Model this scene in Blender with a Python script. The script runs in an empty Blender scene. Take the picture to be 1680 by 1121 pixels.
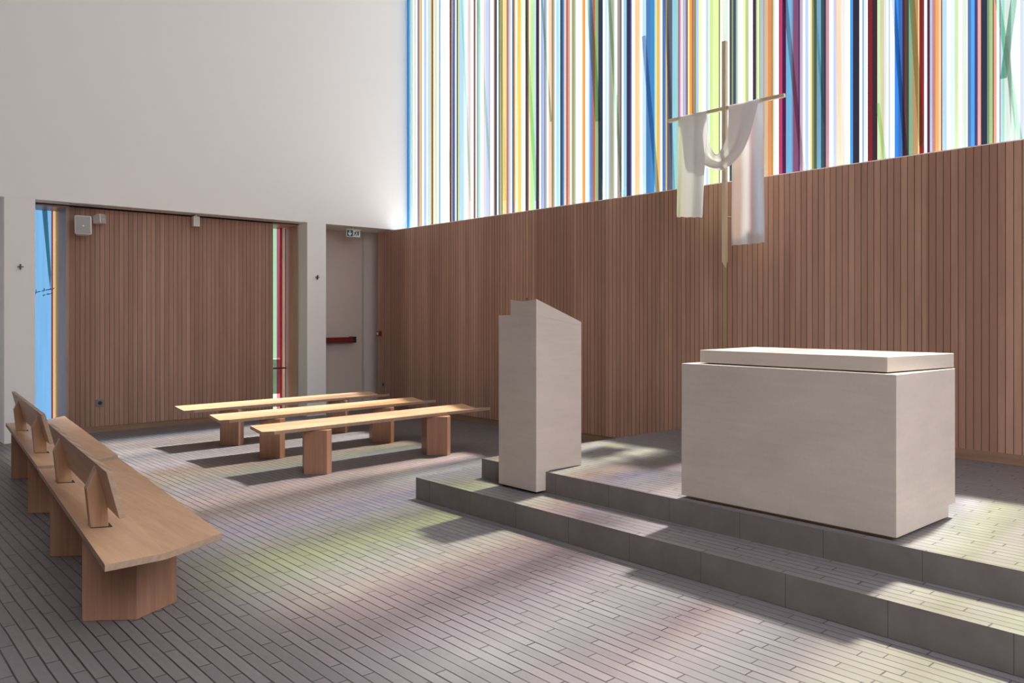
import bpy, bmesh, math, random
from mathutils import Vector, Matrix
sc = bpy.context.scene
col = sc.collection
random.seed(7)

# ------------------------------------------------------------------ camera, sky, sun, exposure
cam_d = bpy.data.cameras.new('camera'); cam = bpy.data.objects.new('camera', cam_d); col.objects.link(cam)
cam.location = (0, 0, 1.55)
cam.rotation_euler = (math.radians(90), 0, -math.atan2(.6645, .7473))
cam_d.sensor_width = 36; cam_d.lens = 1316 / 1680 * 36
cam_d.shift_y = -41.5 / 1680
cam_d.clip_end = 200
sc.camera = cam

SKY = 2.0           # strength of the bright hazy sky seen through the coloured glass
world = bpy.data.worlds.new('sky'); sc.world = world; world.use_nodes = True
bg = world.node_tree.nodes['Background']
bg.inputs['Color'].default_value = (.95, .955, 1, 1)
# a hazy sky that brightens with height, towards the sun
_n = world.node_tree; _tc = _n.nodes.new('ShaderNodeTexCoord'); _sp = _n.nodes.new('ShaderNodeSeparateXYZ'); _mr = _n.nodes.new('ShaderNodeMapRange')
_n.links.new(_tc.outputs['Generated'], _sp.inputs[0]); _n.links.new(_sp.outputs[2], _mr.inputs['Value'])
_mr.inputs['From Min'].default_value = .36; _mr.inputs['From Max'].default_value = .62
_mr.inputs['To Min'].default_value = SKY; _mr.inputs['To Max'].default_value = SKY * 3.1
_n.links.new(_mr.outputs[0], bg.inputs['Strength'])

sun_d = bpy.data.lights.new('sun', 'SUN'); sun = bpy.data.objects.new('sun', sun_d); col.objects.link(sun)
sun_d.energy = 31.0; sun_d.angle = math.radians(3.4); sun_d.color = (1, .93, .86)
el = math.radians(59.5)
sd = Vector((-math.cos(el) * .993, -math.cos(el) * .12, -math.sin(el)))
sun.rotation_euler = sd.to_track_quat('-Z', 'Y').to_euler(); sun.location = (14, 6, 16)

def portal(name, loc, rot, sx, sy):
    l = bpy.data.lights.new(name, 'AREA'); l.shape = 'RECTANGLE'; l.size = sx; l.size_y = sy
    l.cycles.is_portal = True
    o = bpy.data.objects.new(name, l); col.objects.link(o); o.location = loc; o.rotation_euler = rot
    return o
R90 = math.pi / 2
portal('sky_portal_glass', (7.80, 4.0, 6.6), (0, R90, 0), 7.4, 15.2)
rw_d = bpy.data.lights.new('rear_fill', 'AREA'); rw_d.shape = 'RECTANGLE'; rw_d.size = 8.0; rw_d.size_y = 4.8
rw_d.energy = 60; rw_d.color = (1, .965, .94)
rw = bpy.data.objects.new('rear_fill', rw_d); col.objects.link(rw)
rw.location = (1.0, -3.48, 5.6); rw.rotation_euler = (R90, 0, 0)     # added fill lamp behind the camera, set at the made-up rear opening

sc.view_settings.view_transform = 'Standard'; sc.view_settings.look = 'None'
sc.view_settings.exposure = 0.64; sc.view_settings.gamma = 1.0
sc.view_settings.use_curve_mapping = False
sc.cycles.transparent_max_bounces = 16
sc.cycles.max_bounces = 10; sc.cycles.diffuse_bounces = 7
sc.cycles.sample_clamp_indirect = 6

# ------------------------------------------------------------------ camera maths used only to measure the window stripes
Ff = (.6645, .7473); Rr = (.7473, -.6645)
def k_(x): return (x - 840) / 1316.
def Yat(x, X):      # Y on the plane X for a photo column
    k = k_(x); d = X / (Ff[0] + Rr[0] * k); return d * (Ff[1] + Rr[1] * k)
def Xat(x, Y):
    k = k_(x); d = Y / (Ff[1] + Rr[1] * k); return d * (Ff[0] + Rr[0] * k)
def YZ(x, y, X):
    k = k_(x); d = X / (Ff[0] + Rr[0] * k); return d * (Ff[1] + Rr[1] * k), 1.55 - (y - 519) / 1316. * d
def XZ(x, y, Y):
    k = k_(x); d = Y / (Ff[1] + Rr[1] * k); return d * (Ff[0] + Rr[0] * k), 1.55 - (y - 519) / 1316. * d

def lin(c): return c / 12.92 if c <= .04045 else ((c + .055) / 1.055) ** 2.4
def hexlin(h): return tuple(lin(int(h[i:i + 2], 16) / 255.) for i in (0, 2, 4))

# ------------------------------------------------------------------ materials
def new_mat(name):
    m = bpy.data.materials.new(name); m.use_nodes = True
    nt = m.node_tree; b = nt.nodes['Principled BSDF']
    return m, nt, b
def N(nt, t, **kw):
    n = nt.nodes.new(t)
    for k, v in kw.items(): setattr(n, k, v)
    return n
def math_node(nt, op, a, b=None, c=None):
    n = N(nt, 'ShaderNodeMath', operation=op)
    for i, v in enumerate((a, b, c)):
        if v is None: continue
        if isinstance(v, (int, float)): n.inputs[i].default_value = v
        else: nt.links.new(v, n.inputs[i])
    return n.outputs[0]
def mix_col(nt, fac, a, b, mode='MIX'):
    n = N(nt, 'ShaderNodeMix', data_type='RGBA', blend_type=mode)
    for i, v in ((0, fac), (6, a), (7, b)):
        if isinstance(v, (int, float)): n.inputs[i].default_value = v
        elif isinstance(v, tuple): n.inputs[i].default_value = v + (1,) if len(v) == 3 else v
        else: nt.links.new(v, n.inputs[i])
    return n.outputs[2]
def obj_coord(nt): return N(nt, 'ShaderNodeTexCoord').outputs['Object']
def world_pos(nt): return N(nt, 'ShaderNodeNewGeometry').outputs['Position']
def xyz(nt, v):
    s = N(nt, 'ShaderNodeSeparateXYZ'); nt.links.new(v, s.inputs[0]); return s.outputs
def noise(nt, v, scale, detail=4, rough=.5, dims=None):
    mp = N(nt, 'ShaderNodeMapping'); nt.links.new(v, mp.inputs[0])
    mp.inputs['Scale'].default_value = scale if isinstance(scale, tuple) else (scale,) * 3
    n = N(nt, 'ShaderNodeTexNoise'); n.inputs['Scale'].default_value = 1; n.inputs['Detail'].default_value = detail
    n.inputs['Roughness'].default_value = rough
    nt.links.new(mp.outputs[0], n.inputs['Vector']); return n.outputs['Fac']
def bump(nt, b, h, strength, dist=.01):
    n = N(nt, 'ShaderNodeBump'); n.inputs['Strength'].default_value = strength; n.inputs['Distance'].default_value = dist
    nt.links.new(h, n.inputs['Height']); nt.links.new(n.outputs[0], b.inputs['Normal'])

def plain(name, c, rough=.5, metal=0., var=.0, vs=6., bmp=0.):
    m, nt, b = new_mat(name)
    b.inputs['Roughness'].default_value = rough; b.inputs['Metallic'].default_value = metal
    b.inputs['Base Color'].default_value = c + (1,)
    if var or bmp:
        f = noise(nt, obj_coord(nt), vs, 5)
        if var:
            nt.links.new(mix_col(nt, f, tuple(x * (1 - var) for x in c), tuple(min(1, x * (1 + var)) for x in c)), b.inputs['Base Color'])
        if bmp: bump(nt, b, f, bmp, .004)
    return m

M_white = plain('white_plaster', (.84, .82, .815), .75, var=.015, vs=1.5)
M_soffit = plain('soffit_plaster', (.72, .70, .68), .7, var=.02)
M_jamb = plain('warm_grey_paint', (.62, .57, .54), .6, var=.03, vs=2)
M_door = plain('door_paint', (.60, .52, .47), .55, var=.02, vs=2)
M_rear = plain('dark_rear_wood', (.16, .12, .10), .6, var=.1)
def stone(name, c):
    m, nt, b = new_mat(name)
    p = obj_coord(nt)
    big = noise(nt, p, (2.2, 2.2, 5.), 6, .6); fine = noise(nt, p, (60, 60, 60), 4, .6); band = noise(nt, p, (3, 3, 38), 3)
    f = math_node(nt, 'ADD', math_node(nt, 'MULTIPLY', big, .6), math_node(nt, 'MULTIPLY', math_node(nt, 'ADD', fine, band), .2))
    r = N(nt, 'ShaderNodeValToRGB'); nt.links.new(f, r.inputs[0])
    r.color_ramp.elements[0].position = .3; r.color_ramp.elements[0].color = tuple(x * .86 for x in c) + (1,)
    r.color_ramp.elements[1].position = .7; r.color_ramp.elements[1].color = tuple(min(1, x * 1.08) for x in c) + (1,)
    nt.links.new(r.outputs[0], b.inputs['Base Color']); b.inputs['Roughness'].default_value = .8
    bump(nt, b, fine, .12, .002)
    return m
M_stone = stone('limestone', (.56, .485, .435))
M_stone2 = stone('limestone_top', (.56, .49, .43))

def concrete():
    m, nt, b = new_mat('riser_concrete')
    p = world_pos(nt)
    s = xyz(nt, p)
    f = noise(nt, p, (6, 6, 6), 6, .65); g = noise(nt, p, (3, 25, 3), 4)
    c = mix_col(nt, f, (.115, .10, .10), (.245, .218, .212))
    c = mix_col(nt, math_node(nt, 'MULTIPLY', g, .3), c, (.14, .13, .12))
    # vertical joints between the riser slabs
    t = math_node(nt, 'DIVIDE', math_node(nt, 'SUBTRACT', s[1], .075), .5372)
    fr = math_node(nt, 'ABSOLUTE', math_node(nt, 'SUBTRACT', math_node(nt, 'FRACT', t), .5))
    j = math_node(nt, 'GREATER_THAN', fr, .4955)
    nt.links.new(mix_col(nt, math_node(nt, 'MULTIPLY', j, .6), c, (.05, .045, .045)), b.inputs['Base Color'])
    b.inputs['Roughness'].default_value = .7; bump(nt, b, f, .1, .003)
    return m
M_conc = concrete()

def bricks():
    m, nt, b = new_mat('grey_paving_bricks')
    p = world_pos(nt); s = xyz(nt, p)
    wob = math_node(nt, 'MULTIPLY', math_node(nt, 'SUBTRACT', noise(nt, p, (1.4, 1.4, 1.4), 3), .5), .012)
    r = math_node(nt, 'DIVIDE', math_node(nt, 'ADD', math_node(nt, 'ADD', s[0], wob), 10.03), .062)
    row = math_node(nt, 'FLOOR', r); fx = math_node(nt, 'FRACT', r)
    wn = N(nt, 'ShaderNodeTexWhiteNoise', noise_dimensions='1D'); nt.links.new(row, wn.inputs['W'])
    off = math_node(nt, 'ADD', math_node(nt, 'MULTIPLY', row, .37), math_node(nt, 'MULTIPLY', wn.outputs['Value'], .35))
    u = math_node(nt, 'ADD', math_node(nt, 'DIVIDE', s[1], .50), off)
    cell = math_node(nt, 'FLOOR', u); fy = math_node(nt, 'FRACT', u)
    cv = N(nt, 'ShaderNodeCombineXYZ'); nt.links.new(row, cv.inputs[0]); nt.links.new(cell, cv.inputs[1])
    w2 = N(nt, 'ShaderNodeTexWhiteNoise', noise_dimensions='2D'); nt.links.new(cv.outputs[0], w2.inputs['Vector'])
    tone = w2.outputs['Value']
    # joint width varies brick by brick
    jw = math_node(nt, 'ADD', .042, math_node(nt, 'MULTIPLY', tone, .040))
    ex = math_node(nt, 'ABSOLUTE', math_node(nt, 'SUBTRACT', fx, .5)); ey = math_node(nt, 'ABSOLUTE', math_node(nt, 'SUBTRACT', fy, .5))
    jx = math_node(nt, 'GREATER_THAN', ex, math_node(nt, 'SUBTRACT', .5, jw))
    jy = math_node(nt, 'GREATER_THAN', ey, math_node(nt, 'SUBTRACT', .5, math_node(nt, 'MULTIPLY', jw, .12)))
    j = math_node(nt, 'MAXIMUM', jx, jy)
    jn = math_node(nt, 'MULTIPLY', j, math_node(nt, 'MINIMUM', 1.0, math_node(nt, 'ADD', .5, math_node(nt, 'MULTIPLY', noise(nt, p, (3, 3, 3), 3), .9))))
    big = noise(nt, p, (.8, .8, .8), 4, .6); fine = noise(nt, p, (45, 14, 45), 5, .6)
    base = mix_col(nt, tone, (.132, .120, .128), (.182, .166, .174))
    base = mix_col(nt, math_node(nt, 'MULTIPLY', big, .45), base, (.145, .126, .130))
    base = mix_col(nt, math_node(nt, 'MULTIPLY', fine, .4), base, (.205, .189, .196))
    nt.links.new(mix_col(nt, jn, base, (.028, .022, .026)), b.inputs['Base Color'])
    rg = math_node(nt, 'ADD', .34, math_node(nt, 'MULTIPLY', fine, .3)); nt.links.new(rg, b.inputs['Roughness'])
    b.inputs['Specular IOR Level'].default_value = .45
    h = math_node(nt, 'ADD', math_node(nt, 'SUBTRACT', 1, j), math_node(nt, 'MULTIPLY', tone, .35))
    h = math_node(nt, 'ADD', h, math_node(nt, 'MULTIPLY', fine, .25))
    bump(nt, b, h, .35, .004)
    return m
M_brick = bricks()

def wood(name, dark, light, grain, rough=.45, axis_step=None, step_axis=0, step_off=0., panels=None):
    """grain: scale triple (small along the grain). axis_step: board pitch, tone per board."""
    m, nt, b = new_mat(name)
    p = obj_coord(nt) if axis_step is None else world_pos(nt)
    g = noise(nt, p, grain, 5, .6)
    g2 = noise(nt, p, tuple(v * 4.5 for v in grain), 3, .6)
    f = math_node(nt, 'ADD', math_node(nt, 'MULTIPLY', g, .7), math_node(nt, 'MULTIPLY', g2, .3))
    if axis_step:
        s = xyz(nt, p)[step_axis]
        i = math_node(nt, 'FLOOR', math_node(nt, 'DIVIDE', math_node(nt, 'SUBTRACT', s, step_off), axis_step))
        w = N(nt, 'ShaderNodeTexWhiteNoise', noise_dimensions='1D'); nt.links.new(i, w.inputs['W'])
        f = math_node(nt, 'ADD', math_node(nt, 'MULTIPLY', f, .70), math_node(nt, 'MULTIPLY', w.outputs['Value'], .20))
        i2 = math_node(nt, 'FLOOR', math_node(nt, 'DIVIDE', math_node(nt, 'ADD', s, .27), panels or .62))
        w2 = N(nt, 'ShaderNodeTexWhiteNoise', noise_dimensions='1D'); nt.links.new(i2, w2.inputs['W'])
        f = math_node(nt, 'ADD', f, math_node(nt, 'MULTIPLY', math_node(nt, 'SUBTRACT', w2.outputs['Value'], .5), .28))
    r = N(nt, 'ShaderNodeValToRGB'); nt.links.new(f, r.inputs[0])
    r.color_ramp.elements[0].position = .28; r.color_ramp.elements[0].color = dark + (1,)
    r.color_ramp.elements[1].position = .74; r.color_ramp.elements[1].color = light + (1,)
    nt.links.new(r.outputs[0], b.inputs['Base Color'])
    b.inputs['Roughness'].default_value = rough; b.inputs['Specular IOR Level'].default_value = .35
    bump(nt, b, g2, .06, .002)
    return m
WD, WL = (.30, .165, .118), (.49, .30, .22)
M_wallY = wood('wall_board_wood_lift', tuple(v * 1.1 for v in WD), tuple(v * 1.12 for v in WL), (9, 9, .8), .5, .0595, 1, 0.011, .62)  # same wood lightened to brighten the wall that gets less light
M_wallX = wood('wall_board_wood_dim', tuple(v * .9 for v in WD), tuple(v * .9 for v in WL), (9, 9, .8), .5, .0595, 0, 2.645, .635)  # same wood darkened to tone down the wall that gets more light
M_reveal = wood('reveal_wood', WD, WL, (9, 9, .8), .35)
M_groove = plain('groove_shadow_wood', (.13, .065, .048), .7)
M_base = wood('baseboard_wood', (.20, .115, .075), (.33, .21, .14), (1.5, 1.5, 20), .5)
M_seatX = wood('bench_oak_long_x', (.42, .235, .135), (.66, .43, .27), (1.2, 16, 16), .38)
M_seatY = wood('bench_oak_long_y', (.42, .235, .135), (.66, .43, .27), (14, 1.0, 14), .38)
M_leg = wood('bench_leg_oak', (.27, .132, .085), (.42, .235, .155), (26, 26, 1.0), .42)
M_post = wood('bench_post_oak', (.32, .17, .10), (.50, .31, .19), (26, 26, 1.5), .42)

def plyedge():
    m, nt, b = new_mat('plywood_edge')
    s = xyz(nt, obj_coord(nt))
    t = math_node(nt, 'SINE', math_node(nt, 'MULTIPLY', math_node(nt, 'ADD', s[2], math_node(nt, 'MULTIPLY', s[0], .12)), 1600.))
    f = math_node(nt, 'ADD', math_node(nt, 'MULTIPLY', t, .45), noise(nt, obj_coord(nt), 40., 3))
    nt.links.new(mix_col(nt, f, (.26, .17, .115), (.46, .33, .235)), b.inputs['Base Color'])
    b.inputs['Roughness'].default_value = .6
    return m
M_ply = plyedge()
M_brass = plain('pale_brass', (.80, .68, .47), .33, .55, var=.05, vs=3)
M_brassd = plain('dull_brass', (.45, .33, .19), .45, .5, var=.1, vs=3)
M_black = plain('black_plastic', (.012, .012, .016), .4)
M_dark = plain('gap_shade', (.02, .016, .016), .9)  # near-black colour standing in for the shade inside gaps
M_grey = plain('grey_plastic', (.17, .165, .17), .45)
M_spk = plain('white_plastic', (.62, .58, .565), .45)
M_red = plain('dark_red_enamel', (.17, .014, .02), .3)
M_bronze = plain('dark_bronze', (.10, .07, .05), .4, .6)
M_frame = plain('pale_frame_metal', (.60, .56, .54), .35, .3)
M_ground = plain('outdoor_pavement', (.42, .42, .40), .9, var=.1, vs=1)
M_outblock = plain('outdoor_block_grey', (.30, .29, .30), .9, var=.2, vs=2)
M_ink = plain('blue_ink', (.03, .06, .16), .5)
M_gn = plain('sign_green', (.02, .075, .085), .35)
M_wh = plain('sign_white', (.75, .78, .78), .4)

def grille():
    m, nt, b = new_mat('speaker_grille')
    v = N(nt, 'ShaderNodeTexVoronoi'); v.inputs['Scale'].default_value = 260; nt.links.new(obj_coord(nt), v.inputs['Vector'])
    nt.links.new(mix_col(nt, v.outputs['Distance'], (.22, .22, .22), (.50, .48, .475)), b.inputs['Base Color'])
    b.inputs['Roughness'].default_value = .6
    return m
M_grille = grille()

def glass():
    m = bpy.data.materials.new('coloured_glass'); m.use_nodes = True; nt = m.node_tree; nt.nodes.clear()
    out = N(nt, 'ShaderNodeOutputMaterial')
    a = N(nt, 'ShaderNodeVertexColor', layer_name='tint')
    p = world_pos(nt)
    f = noise(nt, p, (30, 30, .9), 4, .6)
    f2 = noise(nt, p, (14, 14, .45), 3, .6)
    k = mix_col(nt, math_node(nt, 'ADD', math_node(nt, 'MULTIPLY', f, .5), math_node(nt, 'MULTIPLY', f2, .5)), (.56, .58, .60), (1.14, 1.14, 1.12))
    c = mix_col(nt, 1.0, a.outputs['Color'], k, 'MULTIPLY')
    tr = N(nt, 'ShaderNodeBsdfTransparent'); nt.links.new(c, tr.inputs[0])
    tl = N(nt, 'ShaderNodeBsdfTranslucent'); nt.links.new(c, tl.inputs[0])
    m1 = N(nt, 'ShaderNodeMixShader'); m1.inputs[0].default_value = .10
    nt.links.new(tr.outputs[0], m1.inputs[1]); nt.links.new(tl.outputs[0], m1.inputs[2])
    gl = N(nt, 'ShaderNodeBsdfGlossy'); gl.inputs['Roughness'].default_value = .04
    lw = N(nt, 'ShaderNodeLayerWeight'); lw.inputs['Blend'].default_value = .18
    m2 = N(nt, 'ShaderNodeMixShader'); nt.links.new(math_node(nt, 'MULTIPLY', lw.outputs['Fresnel'], .35), m2.inputs[0])
    nt.links.new(m1.outputs[0], m2.inputs[1]); nt.links.new(gl.outputs[0], m2.inputs[2])
    nt.links.new(m2.outputs[0], out.inputs[0])
    return m
M_glass = glass()

def cloth():
    m = bpy.data.materials.new('white_satin_cloth'); m.use_nodes = True; nt = m.node_tree; nt.nodes.clear()
    out = N(nt, 'ShaderNodeOutputMaterial')
    w = noise(nt, obj_coord(nt), (200, 200, 200), 2)
    c = mix_col(nt, w, (.65, .63, .63), (.73, .71, .71))
    d = N(nt, 'ShaderNodeBsdfDiffuse'); t = N(nt, 'ShaderNodeBsdfTranslucent'); g = N(nt, 'ShaderNodeBsdfGlossy'); g.inputs['Roughness'].default_value = .38
    nt.links.new(c, d.inputs[0]); nt.links.new(c, t.inputs[0])
    a = N(nt, 'ShaderNodeMixShader'); a.inputs[0].default_value = .32; b = N(nt, 'ShaderNodeMixShader'); b.inputs[0].default_value = .08
    nt.links.new(d.outputs[0], a.inputs[1]); nt.links.new(t.outputs[0], a.inputs[2])
    nt.links.new(a.outputs[0], b.inputs[1]); nt.links.new(g.outputs[0], b.inputs[2]); nt.links.new(b.outputs[0], out.inputs[0])
    return m
M_cloth = cloth()

# ------------------------------------------------------------------ mesh helpers
def finish(bm, name, mats, parent=None, bevel=0., smooth=False, loc=None):
    bmesh.ops.recalc_face_normals(bm, faces=bm.faces)
    me = bpy.data.meshes.new(name); bm.to_mesh(me); bm.free()
    o = bpy.data.objects.new(name, me); col.objects.link(o)
    for m in (mats if isinstance(mats, (list, tuple)) else [mats]): me.materials.append(m)
    if parent is not None:
        o.parent = parent
        if loc is None: o.matrix_parent_inverse = Matrix.Translation(-parent.location)
    if loc is not None: o.location = loc
    if bevel:
        b = o.modifiers.new('bevel', 'BEVEL'); b.width = bevel; b.segments = 2; b.limit_method = 'ANGLE'
    if smooth:
        for p in me.polygons: p.use_smooth = True
    return o
def box(bm, x0, x1, y0, y1, z0, z1, mi=0):
    v = [bm.verts.new((x, y, z)) for x in (x0, x1) for y in (y0, y1) for z in (z0, z1)]
    for f in ((0, 1, 3, 2), (4, 6, 7, 5), (0, 4, 5, 1), (2, 3, 7, 6), (0, 2, 6, 4), (1, 5, 7, 3)):
        bm.faces.new([v[i] for i in f]).material_index = mi
def prism(bm, pts, z0, z1, mi_side=0, mi_cap=0):
    a = [bm.verts.new((p[0], p[1], z0)) for p in pts]; b = [bm.verts.new((p[0], p[1], z1)) for p in pts]
    n = len(pts)
    for i in range(n): bm.faces.new((a[i], a[(i + 1) % n], b[(i + 1) % n], b[i])).material_index = mi_side
    bm.faces.new(a[::-1]).material_index = mi_cap; bm.faces.new(b).material_index = mi_cap
def extr(bm, pts3, vec, mi_side=0, mi_cap=0):
    a = [bm.verts.new(p) for p in pts3]; b = [bm.verts.new(Vector(p) + Vector(vec)) for p in pts3]
    n = len(a)
    for i in range(n): bm.faces.new((a[i], a[(i + 1) % n], b[(i + 1) % n], b[i])).material_index = mi_side
    bm.faces.new(a[::-1]).material_index = mi_cap; bm.faces.new(b).material_index = mi_cap
def cyl(bm, p0, p1, r, n=16, r1=None):
    p0, p1 = Vector(p0), Vector(p1); d = (p1 - p0); q = d.to_track_quat('Z', 'Y'); r1 = r if r1 is None else r1
    a = [bm.verts.new(p0 + q @ Vector((r * math.cos(2 * math.pi * i / n), r * math.sin(2 * math.pi * i / n), 0))) for i in range(n)]
    b = [bm.verts.new(p1 + q @ Vector((r1 * math.cos(2 * math.pi * i / n), r1 * math.sin(2 * math.pi * i / n), 0))) for i in range(n)]
    for i in range(n): bm.faces.new((a[i], a[(i + 1) % n], b[(i + 1) % n], b[i]))
    bm.faces.new(a[::-1]); bm.faces.new(b)
def B(name, mat, x0, x1, y0, y1, z0, z1, parent=None, bevel=0.):
    bm = bmesh.new(); box(bm, x0, x1, y0, y1, z0, z1); return finish(bm, name, mat, parent, bevel)
def struct(o): o['kind'] = 'structure'; return o
def tag(o, label, cat, group=None):
    o['label'] = label; o['category'] = cat
    if group: o['group'] = group
    return o
def empty(name, loc):
    e = bpy.data.objects.new(name, None); e.empty_display_size = .1; col.objects.link(e); e.location = loc; return e

P1, P2 = .179, .341
WY, PY, DY = 11.65, 11.35, 12.0          # boarded wall, pillar faces, door plane
WX, GX = 7.35, 7.71                      # boarded wall below the glass, glass plane
SILL, HEAD, TOP = 2.968, 3.0, 10.3

# ------------------------------------------------------------------ room shell
bm = bmesh.new(); box(bm, -3.6, 8.0, -3.8, 12.7, -.2, 0); struct(finish(bm, 'floor', M_brick))
def step(name, x0, y1, z0, z1):
    bm = bmesh.new(); box(bm, x0, 7.44, -3.6, y1, z0, z1)
    bm.faces.ensure_lookup_table()
    for f in bm.faces:
        f.normal_update(); f.material_index = 0 if abs(f.normal.z) > .5 and f.calc_center_median().z > (z0 + z1) / 2 else 1
    o = struct(finish(bm, name, [M_brick, M_conc])); return o
step('trim_1', 3.925, 5.645, 0.0, P1)
step('trim_2', 4.335, 5.262, P1, P2)
B_ = lambda *a, **k: struct(B(*a, **k))
B_('ceiling', M_white, -3.6, 8.0, -3.8, 12.7, TOP, TOP + .3)
bm = bmesh.new()
box(bm, -3.6, 7.95, PY, PY + .95, HEAD, TOP)
box(bm, -3.6, 1.858, DY, DY + .3, 0, HEAD)
struct(finish(bm, 'wall_left', M_white))
B_('wall_near_side', M_rear, -3.6, -3.3, -3.8, PY, 0, TOP)
bm = bmesh.new()
box(bm, -3.6, 8.0, -3.8, -3.5, 0, 3.1); box(bm, -3.6, 8.0, -3.8, -3.5, 8.1, TOP)
box(bm, -3.6, -3.1, -3.8, -3.5, 3.1, 8.1); box(bm, 5.1, 8.0, -3.8, -3.5, 3.1, 8.1)
struct(finish(bm, 'wall_back', M_rear))
# mullions of an unseen rear opening, made up to go with the fill lamp
bm = bmesh.new()
for x in (-3.1, -1.05, 1.0, 3.05, 5.05): box(bm, x, x + .05, -3.7, -3.6, 3.1, 8.1)
struct(finish(bm, 'rear_opening_added', M_frame))

def boarded(name, axis, a0, a1, face, z0, z1, depth, pitch, off, mats, end_z=None):
    """vertical board wall: real grooves 5 mm wide, 7 mm deep"""
    gw, gd = .005, .004
    prof = [(a0, face)]
    i = math.ceil((a0 - off) / pitch); g = off + i * pitch
    while g < a1 - .012:
        if g > a0 + .012: prof += [(g - gw / 2, face), (g - gw / 2, face + gd), (g + gw / 2, face + gd), (g + gw / 2, face)]
        g += pitch
    prof += [(a1, face)]
    bm = bmesh.new()
    P = (lambda a, f: (f, a)) if axis == 'Y' else (lambda a, f: (a, f))
    lo = [bm.verts.new(P(a, f) + (z0,)) for a, f in prof]; hi = [bm.verts.new(P(a, f) + (z1,)) for a, f in prof]
    for k in range(len(prof) - 1):
        fc = bm.faces.new((lo[k], lo[k + 1], hi[k + 1], hi[k]))
        fc.material_index = 1 if (prof[k][1] > face or prof[k + 1][1] > face) else 0
    # back box
    e0, e1 = P(a0, face + depth), P(a1, face + depth)
    bl = [bm.verts.new(e0 + (z0,)), bm.verts.new(e1 + (z0,))]; bh = [bm.verts.new(e0 + (z1,)), bm.verts.new(e1 + (z1,))]
    bm.faces.new((bl[0], bl[1], bh[1], bh[0])); bm.faces.new((lo[0], bl[0], bh[0], hi[0])); bm.faces.new((lo[-1], hi[-1], bh[1], bl[1]))
    bm.faces.new([bh[0]] + hi + [bh[1]]); bm.faces.new([bl[0]] + lo + [bl[1]])
    return struct(finish(bm, name, mats))
boarded('wall_right', 'Y', -3.5, 11.70, WX, .085, SILL, .35, .0595, .011, [M_wallY, M_groove])
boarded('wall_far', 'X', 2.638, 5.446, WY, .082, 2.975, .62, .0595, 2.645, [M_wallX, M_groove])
# baseboards
B_('baseboard_right', M_base, WX + .012, WX + .3, 5.262, 11.69, 0, .083)
bm = bmesh.new(); box(bm, WX - .004, WX + .012, -3.5, 5.15, P2 + .002, P2 + .092); struct(finish(bm, 'baseboard_platform', M_base))
B_('baseboard_left', M_base, 2.64, 5.44, WY + .008, WY + .5, 0, .081)
# white sill board under the glass
B_('trim_3', M_white, WX + .02, 7.95, -3.5, PY + .3, SILL, SILL + .012)
# pillars
def pillar(name, x0, x1, lab):
    bm = bmesh.new(); box(bm, x0, x1, PY, DY + .25, 0, HEAD); o = finish(bm, name, M_white, None, .004); return struct(o)
pillar('trim_4', 1.858, 2.191, ''); pillar('trim_5', 5.863, 6.187, '')
# thin track line in the soffit
B_('trim_6', M_grey, 2.6, 5.80, PY + .14, PY + .152, HEAD - .004, HEAD + .01)
# dark strip painting the shade of the gap over the boards
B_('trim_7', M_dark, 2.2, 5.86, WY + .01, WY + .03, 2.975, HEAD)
# wooden reveals of the two narrow windows
GY = 12.2
bm = bmesh.new()
box(bm, 2.191, 2.60, WY, GY - .02, 2.965, 2.985)            # soffit
struct(finish(bm, 'trim_8', M_reveal))
bm = bmesh.new()
box(bm, 5.446, 5.862, WY, GY + .05, 2.965, 2.985)
box(bm, 5.846, 5.862, WY, GY + .05, 0, 2.965)
struct(finish(bm, 'trim_9', M_reveal))
bm = bmesh.new(); box(bm, 2.6, 2.638, WY + .005, GY + .05, 0, 2.985); struct(finish(bm, 'trim_10', M_reveal))
# wall around the exit door
bm = bmesh.new(); box(bm, 6.187, 6.20, DY, DY + .3, 0, HEAD); box(bm, 7.275, 8.0, DY, DY + .3, 0, HEAD)
struct(finish(bm, 'wall_door_side', M_jamb))
bm = bmesh.new(); box(bm, 7.70, 7.95, 11.70, DY, 0, HEAD); struct(finish(bm, 'wall_corner', M_jamb))

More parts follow.
